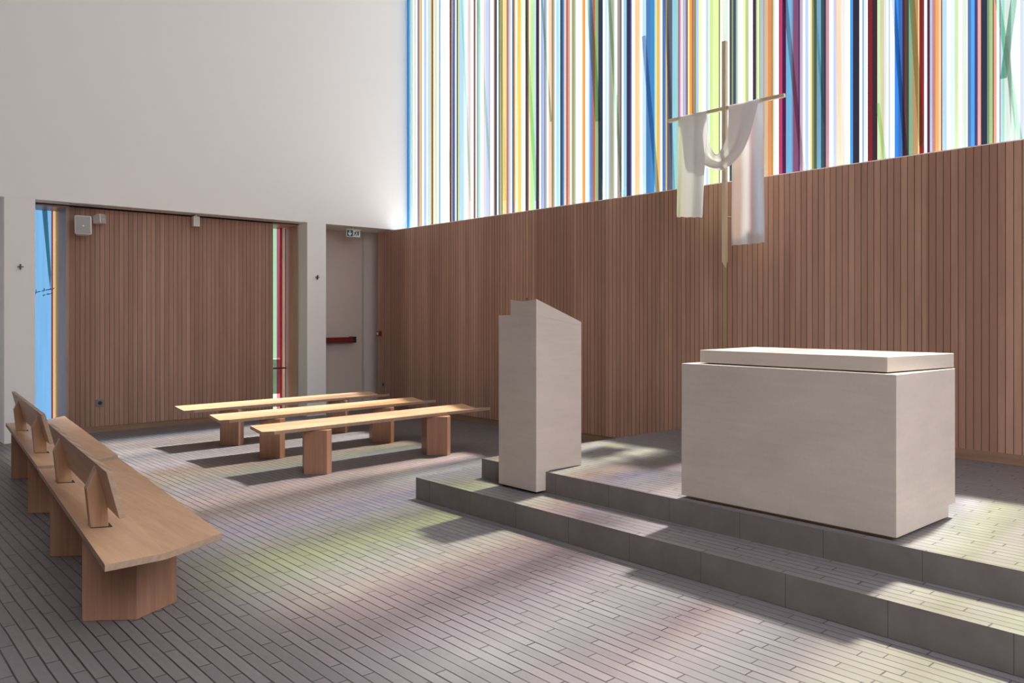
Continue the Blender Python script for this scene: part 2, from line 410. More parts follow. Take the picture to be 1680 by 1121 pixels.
# ------------------------------------------------------------------ coloured glass
S = """669.0 3d8ccf;671 62b5f0;673.3 c4e8e0;677.5 ffffff;680 fde8d8;682.2 ffffff;684.7 8088a0;688 e8b882;691 c8a468;692.5 e8fcfc;695.3 b0cce8;699 c8d4e0;700 ffffff;702 b8dcec;705 d0d8d0;706 d8c890;708 7c5030;710.7 fff4e0;714.3 d4e0b8;717 ffffff;719.5 9cc0d8;723 eefaf8;736 ffffff;737.5 6c4434;741 d8d0e0;742 3c4c80;744.5 4c70a0;746.5 e0e0f8;748 ffffff;749 4c5848;751.2 c8d4a0;754 b8dcf4;761 e4f8fc;764 ffffff;766 dce8f8;768.5 e8c8c0;772 f0e8ec;777 8c5c50;780.3 ffffff;782 98a8a8;784.5 b0d8cc;788 ffffff;794 e0b0a8;795 f8e0e4;796.5 c4d4f0
802.5 c0a8b8;804.2 fff8f8;810 b07860;812 3c4c58;815.5 ffffff;818 5c4c58;820 b0c0a0;821.5 98a070;825 fcd898;831 a87c70;834.5 d4ccd8;838 ffffff;839.5 8090a8;842 585848;844 f8d0b0;846.5 ffffff;848 e8f0b0;850 f4d070;854 d0e8b0;856 f8fffc;862 443840;866 b88868;868 fff0e0;870 c4e49c;876 c0e0ec;879.5 443038;884 b8a0a0;885.5 fff0ff;887.2 a0b4d0;891 b8d8f8;892.3 a07888;894 98b0b8;897 e8fce8;900 f4ccac;905 8c8060;907.5 a8a890;910 ffffff;912.5 b0e4f8;917 e0f8fc;919 2c4c68;922 3c6c98;924.5 6c8ca0;925.3 e0c4c4
929.2 8c4838;931 d89078;935 ffffff;938 a09868;942 a8bca0;944.8 fffefc;952 e8f4f4;955.3 ffa050;960.5 ffffff;965.5 a8ccf0;968 6888c0;971.8 b06850;976 9cb080;981.5 343c50;989 f0f8ff;993 b8d8f0;995 e0f8ff;998.5 b0c4e0;1000 a8a48c;1006 a8c0b0;1008 fffff4;1012.5 a09488;1017 706870;1020 ffffff;1023 90c8e8;1026.5 a8c8c8;1028 383450;1034 485090;1036 c8dcf0;1037.5 ffffff;1041.5 f8d09c;1049.8 fff8f4
1054 c4dcf4;1058 b8e4fc;1060 4c7cb0;1067 4488c0;1073.8 c0d8d8;1076 d0e088;1078.3 e8a860;1080 fcb878;1083 ffffff;1086.5 5078b0;1091.5 706c80;1092 d8b888;1094.5 5c6068;1103 90d0f0;1106 98ccc8;1112.7 a06078;1115 d8a8c8;1118 fff0f8;1119.8 b8b0b8;1122 c0b8dc;1124 90a0c8;1126 886058;1128.5 fff8b0;1131 ffa050;1135 a07050;1137 9c8c68;1142 b0cce0;1146 f0fcc0;1151.5 f4fcfc;1158 c0d8f0;1162.5 ecf8f4;1164 d0e89c;1170 e4f4a8;1179.5 50503c;1181 f0f0e0
1187 e8e8e4;1190.5 d0f0d8;1194 ffffff;1196.8 4c5450;1200.5 98a078;1202.8 405460;1207.5 b0bca8;1210 d8ece4;1212 fffff8;1219 ecfcb8;1223 c0cc90;1228.5 e8f8fc;1232 ffffff;1235 443844;1240.5 c0d0a0;1243 f0fcc0;1245 a8c094;1249 a8b8d8;1252 b09c88;1254 d0b494;1260 d88c54;1266 a07848;1268 c8d8b8;1271 f8fffc;1277.5 b04868;1283.5 502048;1289.5 70acd0;1299 7090b8;1301 84506c;1310 283868
1312.3 c8a8b8;1317 ffffff;1321 b8d4f0;1326.5 f4f0f0;1329 f4d8a0;1332.2 808860;1335.5 505c40;1340 70a0b8;1347 3c5058;1352 343848;1355 c89098;1360.5 ffffff;1367 c4d0f0;1372 fcdcc0;1380 f4e8e0;1387 f4fcfc;1394.5 4c9cdc;1399.3 34303c;1410 fff8f0;1414.7 7898c0;1417 d8f4f8;1421.5 ffffff;1423.5 782c30;1431 402c34;1439.3 c8e4b0;1444 ccc89c
1450.5 dce0e0;1454.5 e8f8fc;1457.5 a8c8e0;1460 f8ffff;1467.7 3888e0;1474 3c6cb0;1480.5 402c40;1484 60403c;1488 3c4838;1491 84a888;1497.5 b08c60;1506.3 f8e0a0;1508.2 802828;1514 903c38;1516.3 ffffff;1521 582c38;1525.5 b8c0dc;1529.5 c08880;1534.8 fcac60;1540 fcc8a8;1543.8 886858;1546 b8d8e8;1553.5 f8fefc;1559 e0f4fc;1566.3 d4e4b4;1572.5 f4f4f0;1578.5 dce4dc;1585 ecf4d0;1587.8 5878b0;1593 58a4e4;1599 38447c;1601 504470;1604 f0a898;1609.3 303848;1619.5 78906c;1623 a8c08c;1628.8 684430;1630.5 eca890;1635 ffffff;1639.8 483040;1641 b8d4e0;1644.5 a0d8c0;1648 d8e4dc;1659 f4f0ec;1662 f8f0e8;1670 f8fcfc;1673.5 d0dce8"""
ST = []
for t in S.replace('\n', ';').split(';'):
    a, c = t.split(); ST.append((float(a), c))
WREF = 2.85
def tint(h):
    r = [v / WREF for v in hexlin(h)]
    if min(hexlin(h)) > .80: return (.50, .505, .50)
    m = hexlin(h)
    lum = max(m)
    boost = 1.0       # pale stripes read near white against the sky
    return tuple(min(.5, v * boost) for v in r)
ys = [Yat(x, GX) for x, _ in ST] + [Yat(1680, GX)]
bands = [(ys[i], ys[i + 1], tint(ST[i][1])) for i in range(len(ST))]
bands[0] = (11.36, bands[0][1], bands[0][2])
y = bands[-1][1]; rnd = random.Random(3); keep = [b for b in bands]
for k in range(4):                            # pale stripes, then a broad green group further along the wall
    for w, c in ((.05, 'f4f8f8'), (.03, 'c0d8e8'), (.04, 'fff4ec'), (.02, '90a0b0')):
        if y > 2.1: bands.append((y, y - w, tint(c))); y -= w
for w, c in ((.05, 'e8f0c0'), (.10, 'd4e4a0'), (.05, 'ffffff'), (.03, '506048'), (.12, 'e0e8b4'), (.06, 'f8fce8'), (.10, 'd0e0a0'), (.03, '405870'), (.1, 'e8f4b8')):
    bands.append((y, y - w, tint(c))); y -= w
while y > -3.4:                              # the rest of the window, outside the photograph
    a = rnd.choice(keep[120:]); w = max(.03, abs(a[0] - a[1])); bands.append((y, y - w, a[2])); y -= w
bm = bmesh.new(); lay = bm.loops.layers.float_color.new('tint')
def quad(pts, c):
    f = bm.faces.new([bm.verts.new(p) for p in pts])
    for l in f.loops: l[lay] = (*c, 1)
for a, b_, c in bands: quad([(GX, a, SILL), (GX, b_, SILL), (GX, b_, TOP), (GX, a, TOP)], c)
# slanted glass pieces laid over the upright ones: (x at top of photo, y, x lower, y, width px, colour)
SL = [(724, -8, 738, 300, 3.5, 'b8f0cc'), (748, 40, 758, 0, 0, ''), (757, -5, 772, 330, 3.2, '9cd8ac'), (784, -5, 808, 340, 4, 'a4dcac'),
      (859, -5, 881, 330, 6, 'a4d890'), (889, 0, 904, 200, 3.5, '7cb08c'), (966, -5, 981, 200, 9, '78987c'), (976, 60, 988, 330, 3.5, 'a8d8a0'),
      (999, -5, 1022, 335, 5, '7ca884'), (1056, 60, 1080, 330, 7, '7080a0'), (1092, -5, 1106, 330, 5, '90989c'), (1288, -5, 1318, 290, 7, '98787c'),
      (1466, -5, 1486, 260, 7, '708098'), (1496, -5, 1512, 240, 9, '98a080'), (1636, -5, 1674, 235, 9, '78b08c'), (1664, -5, 1646, 130, 11, '50806c'), (1652, 60, 1664, 236, 7, '88a090'),
      (851, 0, 845, 330, 4, 'fce890'), (820, -5, 828, 330, 5, 'd8e0a0'), (1352, 200, 1336, -5, 4, 'a8c8d0'), (1440, 170, 1452, 268, 6, 'a0d090'), (1372, 0, 1384, 300, 8, 'fce0d0')]
for x0, y0, x1, y1, w, c in SL:
    if not w: continue
    X = GX - .012
    a = YZ(x0 - w / 2, y0, X); b_ = YZ(x0 + w / 2, y0, X); c_ = YZ(x1 + w / 2, y1, X); d = YZ(x1 - w / 2, y1, X)
    # carry the piece on to the top of the window and to the sill along its own slope
    def line(p, q, z): t = (z - p[1]) / (q[1] - p[1]); return p[0] + (q[0] - p[0]) * t
    zt, zb = (max(a[1], d[1]), min(a[1], d[1]))
    if y0 <= 0 or y1 <= 0: zt = zt + 1.2
    zb = max(zb, SILL + .02)
    cc = tuple(min(.97, v ** .5) for v in hexlin(c))
    quad([(X, line(a, d, zt), zt), (X, line(b_, c_, zt), zt), (X, line(b_, c_, zb), zb), (X, line(a, d, zb), zb)], cc)
# unseen broad tinted pieces, added high in the window to colour the floor light
for ya_, yb_, c in ((5.80, 5.22, (.80, 1, .52)), (4.34, 4.02, (1, .66, .62)), (3.98, 3.80, (.80, .78, 1)), (2.45, 1.75, (1, .97, .84)), (7.2, 6.7, (1, .80, .68)), (6.5, 6.2, (.9, .84, 1))):
    quad([(GX - .02, ya_, 6.1), (GX - .02, yb_, 6.1), (GX - .02, yb_ - .1, TOP), (GX - .02, ya_ + .1, TOP)], c)
gw = struct(finish(bm, 'window_1', M_glass))
bm = bmesh.new()
box(bm, GX - .02, GX + .03, -3.5, PY, SILL + .012, SILL + .03)
struct(finish(bm, 'trim_11', M_frame))

def narrow_window(name, spec, extra, GY):
    global bm
    bm = bmesh.new()
    l = bm.loops.layers.float_color.new('tint')
    def q(pts, c):
        f = bm.faces.new([bm.verts.new(p) for p in pts])
        for lp in f.loops: lp[l] = (*c, 1)
    for x0, x1, h in spec:
        c = tuple(min(.95, v / WREF * 1.0) for v in hexlin(h))
        q([(x0, GY, 0), (x1, GY, 0), (x1, GY, 2.99), (x0, GY, 2.99)], c)
    for pts, h in extra: q([(p[0], GY - .012, p[1]) for p in pts], tuple(min(.95, v) for v in hexlin(h)))
    return struct(finish(bm, name, M_glass))
X = lambda px: Xat(px, GY)
w1 = narrow_window('window_2', [(2.15, X(84.3), '84c0ee'), (X(84.3), X(86.8), '8c2c34'), (X(86.8), X(90.3), 'f8c890'), (X(90.3), X(92.8), 'fcf8b0'), (X(92.8), 2.61, '585c38')],
    [([(X(68.5), 2.99), (X(77), 2.99), XZ(83.5, 450, GY), XZ(82.4, 475, GY), XZ(79, 450, GY)], '7c9c94')], GY)
X = lambda px: Xat(px, 12.05)
w2 = narrow_window('window_3', [(5.40, X(454), 'b8ecc0'), (X(454), X(459.5), 'b86478'), (X(459.5), X(462.6), 'a84434'), (X(462.6), X(464.2), 'f8c098'), (X(464.2), X(467.8), 'ffffff'), (X(467.8), 5.86, '201420')],
    [([(X(459), 2.99), (X(461), 2.99), (X(459), .9), (X(454.5), .9), (X(456), 1.8)], 'fcc8e0')], 12.05)
bm = bmesh.new(); z0 = XZ(460, 604, 12.05)[1]; box(bm, 5.45, 5.84, 12.02, 12.036, z0 - .012, z0 + .012); finish(bm, 'transom', M_bronze, w2)
# block added outside to give the dark band in the lower glass
gb = empty('outdoor_block', (6.3, 13.3, 0)); tag(gb, 'dark low block outdoors seen through the red and green strip window', 'bench')
bm = bmesh.new(); box(bm, 5.6, 7.2, 13.15, 13.45, .20, .80); finish(bm, 'dark_block', M_outblock, gb)
for xx in (6.9, 7.1):
    bm = bmesh.new(); box(bm, xx, xx + .06, 13.2, 13.4, -.02, .20); finish(bm, 'foot', M_outblock, gb)
B_('floor_outside', M_ground, 4.0, 9.0, 12.7, 15.5, -.25, -.02)

# hand-written words on the blue glass (two short lines of script)
def script(strokes):
    bm = bmesh.new()
    for st in strokes:
        pts = [XZ(50 + x / 32.02, 460 + y / 32.02, GY - .016) for x, y in st]
        for (ax, az), (bx, bz) in zip(pts, pts[1:]):
            dx, dz = bx - ax, bz - az; L = math.hypot(dx, dz) or 1; nx, nz = -dz / L * .0036, dx / L * .0036
            extr(bm, [(ax + nx, GY - .016, az + nz), (bx + nx, GY - .016, bz + nz), (bx - nx, GY - .016, bz - nz), (ax - nx, GY - .016, az - nz)], (0, -.0006, 0))
    return bm
strokes = [
    [(300, 480), (285, 600), (290, 720), (265, 690), (300, 620), (330, 600), (325, 630), (350, 600), (372, 628), (395, 590), (405, 630), (430, 600), (455, 620), (470, 570), (500, 600), (520, 570)],
    [(590, 585), (610, 550), (635, 580), (655, 545), (690, 575), (715, 540), (705, 430), (735, 460), (725, 580)],
    [(790, 530), (815, 495), (835, 535), (860, 490), (880, 525), (905, 485), (925, 520), (945, 470), (970, 510), (1000, 470), (1020, 505), (1050, 410), (1060, 500), (1090, 460), (1130, 480), (1170, 450), (1210, 460), (1235, 400), (1250, 440)],
    [(650, 780), (680, 770), (690, 830), (665, 820), (700, 770), (730, 790), (760, 745), (775, 790)],
    [(850, 770), (880, 700), (905, 740), (925, 690), (950, 760), (965, 700), (1000, 730), (1030, 690), (1050, 720), (1090, 690), (1140, 700), (1150, 660)]]
finish(script(strokes), 'handwriting', M_ink, w1)

# ------------------------------------------------------------------ exit door
bm = bmesh.new(); box(bm, 6.205, 7.235, DY + .02, DY + .07, .008, HEAD - .004); door = struct(finish(bm, 'door_1', M_door, None, .002))
bm = bmesh.new(); box(bm, 7.238, 7.262, DY - .01, DY + .05, 0, HEAD); finish(bm, 'door_frame', M_frame, door)
pb = empty('panic_bar', (6.65, 11.9, 1.10))
tag(pb, 'dark red push bar with black end cap across the exit door', 'door bar')
bm = bmesh.new(); box(bm, 6.22, 6.98, 11.87, 11.93, 1.112, 1.198); finish(bm, 'bar', M_red, pb, .008)
bm = bmesh.new(); box(bm, 6.98, 7.035, 11.86, DY + .02, 1.104, 1.206); e = finish(bm, 'end_cap', M_black, pb, .006); e['label'] = 'black end cap'
bm = bmesh.new(); box(bm, 6.24, 6.98, 11.93, DY + .02, 1.12, 1.19); finish(bm, 'mounting_rail', M_black, pb)

# exit sign
es = empty('exit_sign', (6.75, 11.5, 2.86))
tag(es, 'small hanging emergency exit sign with arrow and running figure', 'sign')
sx0, sx1, sz0, sz1, sy = 6.62, 6.88, 2.842, 2.955, 11.48
bm = bmesh.new(); box(bm, sx0 + .005, sx1 - .005, sy, sy + .008, sz0, sz1); finish(bm, 'sign_panel', M_wh, es, .001)
bm = bmesh.new(); box(bm, sx0, sx1 + .01, sy - .01, sy + .03, sz1, sz1 + .014); finish(bm, 'top_rail', M_frame, es, .003)
bm = bmesh.new(); cyl(bm, (6.75, sy + .01, sz1 + .01), (6.75, sy + .01, HEAD), .007); cyl(bm, (6.75, sy + .01, HEAD - .006), (6.75, sy + .01, HEAD), .035); finish(bm, 'hanger', M_frame, es)
bm = bmesh.new(); box(bm, sx0 + .012, sx0 + .122, sy - .0025, sy - .0005, sz0 + .008, sz1 - .004)
finish(bm, 'green_field', M_gn, es)
bm = bmesh.new(); box(bm, sx1 - .055, sx1 - .028, sy - .0025, sy - .0005, sz0 + .03, sz1 - .012); finish(bm, 'doorway_symbol', M_gn, es)
def flat(bm, pts, y): extr(bm, [(x, y, z) for x, z in pts], (0, .0014, 0))
bm = bmesh.new(); cx, cz = sx0 + .065, (sz0 + sz1) / 2
flat(bm, [(cx - .009, cz + .042), (cx + .009, cz + .042), (cx + .009, cz - .008), (cx + .034, cz + .014), (cx + .034, cz - .008), (cx, cz - .042), (cx - .034, cz - .008), (cx - .034, cz + .014), (cx - .009, cz - .008)], sy - .0042)
finish(bm, 'arrow', M_wh, es)
bm = bmesh.new(); fx = sx0 + .17
r = .009; flat(bm, [(fx + .012 + r * math.cos(a * .785), cz + .037 + r * math.sin(a * .785)) for a in range(8)], sy - .0022)
flat(bm, [(fx - .006, cz + .027), (fx + .014, cz + .024), (fx + .004, cz - .008), (fx - .014, cz - .004)], sy - .0022)
flat(bm, [(fx - .014, cz), (fx - .002, cz - .004), (fx - .03, cz - .045), (fx - .038, cz - .038)], sy - .0022)
flat(bm, [(fx - .006, cz - .004), (fx + .008, cz), (fx + .022, cz - .02), (fx + .016, cz - .045), (fx + .006, cz - .043), (fx + .012, cz - .02)], sy - .0022)
flat(bm, [(fx - .006, cz + .026), (fx - .028, cz + .018), (fx - .034, cz + .002), (fx - .026, cz + .002), (fx - .02, cz + .012), (fx, cz + .016)], sy - .0022)
flat(bm, [(fx + .01, cz + .022), (fx + .03, cz + .008), (fx + .034, cz + .014), (fx + .016, cz + .028)], sy - .0022)
finish(bm, 'running_figure', M_gn, es)

# ------------------------------------------------------------------ small things on walls
def socket(name, label, parts, axis, u, z, s, face, cat='socket'):
    e = empty(name, (u, face, z) if axis == 'X' else (face, u, z)); tag(e, label, cat)
    bm = bmesh.new()
    if axis == 'X': box(bm, u - s, u + s, face - .012, face, z - s, z + s)
    else: box(bm, face - .012, face, u - s, u + s, z - s, z + s)
    finish(bm, 'cover_plate', M_grey, e, .003)
    bm = bmesh.new()
    if axis == 'X': cyl(bm, (u, face - .0135, z), (u, face - .008, z), s * .55, 20)
    else: cyl(bm, (face - .0135, u, z), (face - .008, u, z), s * .55, 20)
    finish(bm, 'outlet', M_black, e)
socket('wall_socket', 'square grey wall socket low on the boarded wall beneath the speakers', 0, 'X', 3.0, .392, .048, WY)
socket('wall_socket', 'small dark wall socket low on boards right of the exit door', 0, 'Y', 11.51, .40, .042, WX)
cp = empty('fire_call_point', (WX - .03, 11.62, 1.256)); tag(cp, 'small dark red fire call point on the board wall beside the exit door', 'alarm button')
bm = bmesh.new(); box(bm, WX - .05, WX, 11.575, 11.665, 1.212, 1.30); finish(bm, 'housing', M_red, cp, .006)
bm = bmesh.new(); box(bm, WX - .054, WX - .049, 11.60, 11.645, 1.235, 1.28); box(bm, WX - .04, WX - .012, 11.664, 11.669, 1.235, 1.28); finish(bm, 'press_plate', M_wh, cp)
fs = B('floor_vent', M_grey, WX - .016, WX - .002, 5.11, 5.155, P2 + .002, P2 + .07); tag(fs, 'small grey plate at the foot of the board wall behind the platform', 'vent')

for x, lab in ((2.027, 'tiny dark metal cross on the far left white pillar'), (6.029, 'tiny dark metal cross on the white pillar beside the exit door')):
    z = 2.155; bm = bmesh.new()
    box(bm, x - .032, x + .032, PY - .03, PY - .012, z - .005, z + .005); box(bm, x - .007, x + .007, PY - .032, PY - .010, z - .034, z + .034)
    cyl(bm, (x, PY - .02, z), (x, PY, z), .004)
    tag(finish(bm, 'pillar_cross', M_bronze, None, .001), lab, 'cross', 'small metal crosses on the pillars')

def speaker(name, label, cx, cz, w, h, dep, yaw, pitch, y_c, bracket_side):
    e = empty(name, (cx, y_c, cz)); tag(e, label, 'speaker', 'white wall loudspeakers')
    R = Matrix.Rotation(yaw, 3, 'Z') @ Matrix.Rotation(pitch, 3, 'X')
    def add(nm, mat, f, bev, sm=False):
        b = bmesh.new(); f(b)
        for v in b.verts: v.co = R @ v.co
        return finish(b, nm, mat, e, bev, sm, loc=(0, 0, 0))
    def body(b):
        f = [(-w / 2, -dep / 2, -h / 2), (w / 2, -dep / 2, -h / 2), (w / 2, -dep / 2, h / 2), (-w / 2, -dep / 2, h / 2)]
        r = [(x * .62, dep / 2, z * .84) for x, _, z in f]
        a = [b.verts.new(p) for p in f]; c = [b.verts.new(p) for p in r]
        for i in range(4): b.faces.new((a[i], a[(i + 1) % 4], c[(i + 1) % 4], c[i]))
        b.faces.new(a[::-1]); b.faces.new(c)
    add('cabinet', M_spk, body, w * .09)
    add('grille', M_grille, lambda b: box(b, -w * .40, w * .40, -dep / 2 - .004, -dep / 2 + .004, -h * .43, h * .43), .004)
    add('centre_cap', M_wh, lambda b: cyl(b, (0, -dep / 2 - .008, -h * .06), (0, -dep / 2 + .001, -h * .06), w * .055, 20), 0)
    add('cone_ring', M_grille, lambda b: cyl(b, (0, -dep / 2 - .006, -h * .12), (0, -dep / 2 + .001, -h * .12), w * .34, 32), 0)
    b = bmesh.new(); cyl(b, (cx + bracket_side * w * .1, y_c, cz + h * .47), (cx + bracket_side * w * .1, WY, cz + h * .42), .014)
    cyl(b, (cx + bracket_side * w * .1, y_c, cz + h * .40), (cx + bracket_side * w * .1, y_c, cz + h * .54), .022)
    finish(b, 'bracket', M_spk, e)
speaker('wall_speaker', 'larger white loudspeaker high on the boarded wall', 2.742, 2.712, .205, .255, .17, math.radians(-8), math.radians(-9), 11.44, 0)
speaker('wall_speaker', 'smaller white loudspeaker turned right beside the larger one', 2.945, 2.823, .115, .125, .13, math.radians(36), math.radians(-6), 11.48, -1)
pj = empty('wall_detector', (4.2, 11.5, 2.82)); tag(pj, 'small white box hanging under the soffit over the board wall', 'detector')
bm = bmesh.new(); box(bm, 4.165, 4.255, 11.45, 11.53, 2.822, 2.965); finish(bm, 'housing', M_spk, pj, .004)
bm = bmesh.new(); box(bm, 4.195, 4.225, 11.475, 11.505, 2.96, HEAD); finish(bm, 'mount', M_spk, pj)
# ------------------------------------------------------------------ benches
TH = .033
def seat_mesh(A, Bf, C, A2, B2, C2, loc, grain_mat, rowlen=None):
    """top corners: back edge A-A2, fold B-B2, front edge C-C2; extruded down by TH"""
    b = bmesh.new(); L = Vector(loc)
    top = [b.verts.new(Vector(p) - L) for p in (A, Bf, C, C2, B2, A2)]
    bot = [b.verts.new(Vector(p) - L - Vector((0, 0, TH))) for p in (A, Bf, C, C2, B2, A2)]
    b.faces.new((top[0], top[1], top[4], top[5])); b.faces.new((top[1], top[2], top[3], top[4]))
    b.faces.new((bot[0], bot[5], bot[4], bot[1])); b.faces.new((bot[1], bot[4], bot[3], bot[2]))
    for i in range(6):
        f = b.faces.new((top[i], bot[i], bot[(i + 1) % 6], top[(i + 1) % 6])); f.material_index = 1
    return b
def pier_mesh(cx, cy, ang, loc, ztop):
    """six-sided pier, long axis across the bench"""
    pts = [(-.185, -.07), (-.035, -.245), (.045, -.205), (.185, .07), (.035, .245), (-.045, .205)]
    ca, sa = math.cos(ang), math.sin(ang)
    b = bmesh.new(); prism(b, [(cx + x * ca - y * sa - loc[0], cy + x * sa + y * ca - loc[1]) for x, y in pts], 0, ztop - .005)
    return b
def plain_bench(label, A, C, A2, C2, p1, p2):
    mid = lambda p, q: ((p[0] + q[0]) / 2, (p[1] + q[1]) / 2, .437)
    c = [(A[0] + C[0] + A2[0] + C2[0]) / 4, (A[1] + C[1] + A2[1] + C2[1]) / 4, 0]
    e = empty('bench', c); tag(e, label, 'bench', 'backless benches in three rows')
    z = .470
    A, C, A2, C2 = [(p[0], p[1], z) for p in (A, C, A2, C2)]
    finish(seat_mesh(A, mid(A, C), C, A2, mid(A2, C2), C2, c, M_seatX), 'seat', [M_seatX, M_ply], e, .002, loc=(0, 0, 0))
    ang = math.radians(2.5)
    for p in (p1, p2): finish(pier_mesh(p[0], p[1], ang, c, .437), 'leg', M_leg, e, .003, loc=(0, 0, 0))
    return e
plain_bench('backless oak bench nearest the altar steps, front of three rows', (3.325, 7.625), (3.333, 7.105), (6.13, 7.81), (6.13, 7.285), (3.885, 7.315), (5.405, 7.38))
plain_bench('middle backless oak bench of the three rows', (3.363, 8.778), (3.354, 8.205), (6.125, 8.886), (6.155, 8.40), (3.935, 8.44), (5.42, 8.54))
plain_bench('backless oak bench nearest the far board wall, last of three rows', (3.373, 9.895), (3.394, 9.33), (6.145, 9.998), (6.145, 9.478), (3.95, 9.58), (5.44, 9.66))

def backed_bench(label, A, C, A2, C2, piers, posts, board):
    c = [(A[0] + C2[0]) / 2, (A[1] + C2[1]) / 2, 0]
    e = empty('bench_with_backrest', c); tag(e, label, 'bench', 'benches with backrests along the left')
    z = .470
    A, C, A2, C2 = [(p[0], p[1], z) for p in (A, C, A2, C2)]
    mid = lambda p, q, k: (p[0] * (1 - k) + q[0] * k, p[1] * (1 - k) + q[1] * k + (.02 if p is A else 0), .442)
    finish(seat_mesh(A, mid(A, C, .5), C, A2, mid(A2, C2, .5), C2, c, M_seatY), 'seat', [M_seatY, M_ply], e, .002, loc=(0, 0, 0))
    for cx, cy in piers:
        pts = [(-.255, -.08), (-.04, -.24), (.20, -.12), (.255, .08), (.04, .24), (-.20, .12)]
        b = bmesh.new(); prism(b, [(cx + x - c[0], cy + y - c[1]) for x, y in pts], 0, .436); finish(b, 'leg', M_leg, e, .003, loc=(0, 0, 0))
    sl = .0975
    for px, py in posts:
        # px: seat-level left edge of the post
        hw = .036
        prof = [(0, .43), (.084, .43), (.077, .592), (.027, .787), (-.024, .666)]
        b = bmesh.new()
        extr(b, [(px + x - sl * hw - c[0], py - hw - c[1], z_) for x, z_ in prof], (sl * hw * 2, hw * 2, 0))
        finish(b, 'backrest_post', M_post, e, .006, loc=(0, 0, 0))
        b = bmesh.new(); extr(b, [(px + x - c[0], py - .046 - c[1], z_) for x, z_ in ((-.008, .455), (.094, .445), (.094, .4578), (-.008, .4672))], (sl * .092, .092, 0))
        bs = finish(b, 'slot', M_dark, e, 0, loc=(0, 0, 0)); bs['label'] = 'dark slot around the post'
    (bx0, by0), (bx1, by1) = board                      # back-top edge near and far
    prof = [(0, .797), (.030, .797), (.090, .563), (.060, .558)]
    b = bmesh.new()
    n0 = [b.verts.new((bx0 + x - c[0], by0 - c[1], z_)) for x, z_ in prof]; n1 = [b.verts.new((bx1 + x - c[0], by1 - c[1], z_)) for x, z_ in prof]
    for i in range(4): b.faces.new((n0[i], n0[(i + 1) % 4], n1[(i + 1) % 4], n1[i])).material_index = 1 if i in (0, 2) else 0
    b.faces.new(n0[::-1]).material_index = 1; b.faces.new(n1).material_index = 1
    finish(b, 'backrest', [M_seatY, M_ply], e, .002, loc=(0, 0, 0))
    return e
backed_bench('oak bench with backrest at the left front, nearest the viewer', (.994, 3.782), (1.575, 3.947), (1.267, 6.48), (1.824, 6.555),
             [(1.33, 4.575), (1.465, 5.92)], [(1.124, 4.54), (1.264, 5.90)], ((1.110, 4.20), (1.305, 6.36)))
backed_bench('oak bench with backrest behind the nearest one, by the far left pillar', (1.285, 6.60), (1.854, 6.694), (1.564, 9.465), (2.152, 9.72),
             [(1.60, 7.32), (1.765, 8.95)], [(1.405, 7.30), (1.545, 8.82)], ((1.388, 7.0), (1.590, 9.32)))

# ------------------------------------------------------------------ altar
al = empty('altar', (4.8, 2.5, P2)); tag(al, 'large pale limestone block altar with thick top slab on the raised platform', 'altar')
bm = bmesh.new()
prism(bm, [(4.40, 1.845), (5.109, 1.84), (5.109, 3.248), (4.40, 3.248)], .358, .43)
prism(bm, [(4.40, 1.845), (5.214, 1.84), (5.214, 3.248), (4.40, 3.248)], .425, 1.2355)
bmesh.ops.remove_doubles(bm, verts=bm.verts, dist=.0001)
finish(bm, 'block', M_stone, al, .003)
bm = bmesh.new(); prism(bm, [(4.46, 1.918), (5.212, 1.846), (5.212, 3.20), (4.477, 3.155)], 1.242, 1.326); finish(bm, 'top_slab', M_stone2, al, .003)
bm = bmesh.new(); prism(bm, [(4.50, 1.96), (5.18, 1.90), (5.18, 3.15), (4.51, 3.11)], 1.232, 1.245); finish(bm, 'bedding_joint', M_grey, al)
bm = bmesh.new(); prism(bm, [(4.425, 1.87), (5.08, 1.87), (5.08, 3.22), (4.425, 3.22)], P2, .362); finish(bm, 'plinth', M_brassd, al)

# ------------------------------------------------------------------ ambo
am = empty('ambo', (4.45, 4.7, P1)); tag(am, 'tall pale limestone reading stand with sloping top on the step edge', 'lectern')
bm = bmesh.new()
y0, y1 = 4.482, 4.925
pr = [(4.235, .196), (4.372, .196), (4.372, .345), (4.737, .345), (4.737, 1.478), (4.235, 1.556)]
extr(bm, [(x, y0, z) for x, z in pr], (0, y1 - y0, 0)); finish(bm, 'block', M_stone, am, .003)
# sloping desk slab with a hollowed upper edge
bm = bmesh.new(); n = 10; a = []; c = []
for i in range(n + 1):
    t = i / n; yy = y0 + (4.779 - y0) * t; dip = .016 * math.sin(math.pi * t)
    a.append((4.235, yy, 1.683 - dip)); c.append((4.737, yy, 1.503))
lo_a = [bm.verts.new((4.235, p[1], 1.556)) for p in a]; hi_a = [bm.verts.new(p) for p in a]
lo_c = [bm.verts.new((4.737, p[1], 1.478)) for p in c]; hi_c = [bm.verts.new(p) for p in c]
for i in range(n):
    bm.faces.new((lo_a[i], lo_a[i + 1], hi_a[i + 1], hi_a[i])); bm.faces.new((hi_a[i], hi_a[i + 1], hi_c[i + 1], hi_c[i]))
    bm.faces.new((lo_c[i], hi_c[i], hi_c[i + 1], lo_c[i + 1])); bm.faces.new((lo_a[i], lo_c[i], lo_c[i + 1], lo_a[i + 1]))
bm.faces.new((lo_a[0], hi_a[0], hi_c[0], lo_c[0])); bm.faces.new((lo_a[-1], lo_c[-1], hi_c[-1], hi_a[-1]))
finish(bm, 'desk_slab', M_stone2, am)
bm = bmesh.new(); box(bm, 4.26, 4.37, 4.51, 4.90, P1, .20); finish(bm, 'foot', M_dark, am)  # dark filler painting the shade in the gap under the stand
mic = empty('microphone', (4.36, 4.70, 1.63)); tag(mic, 'tiny black microphone tip behind the top of the reading stand', 'microphone')
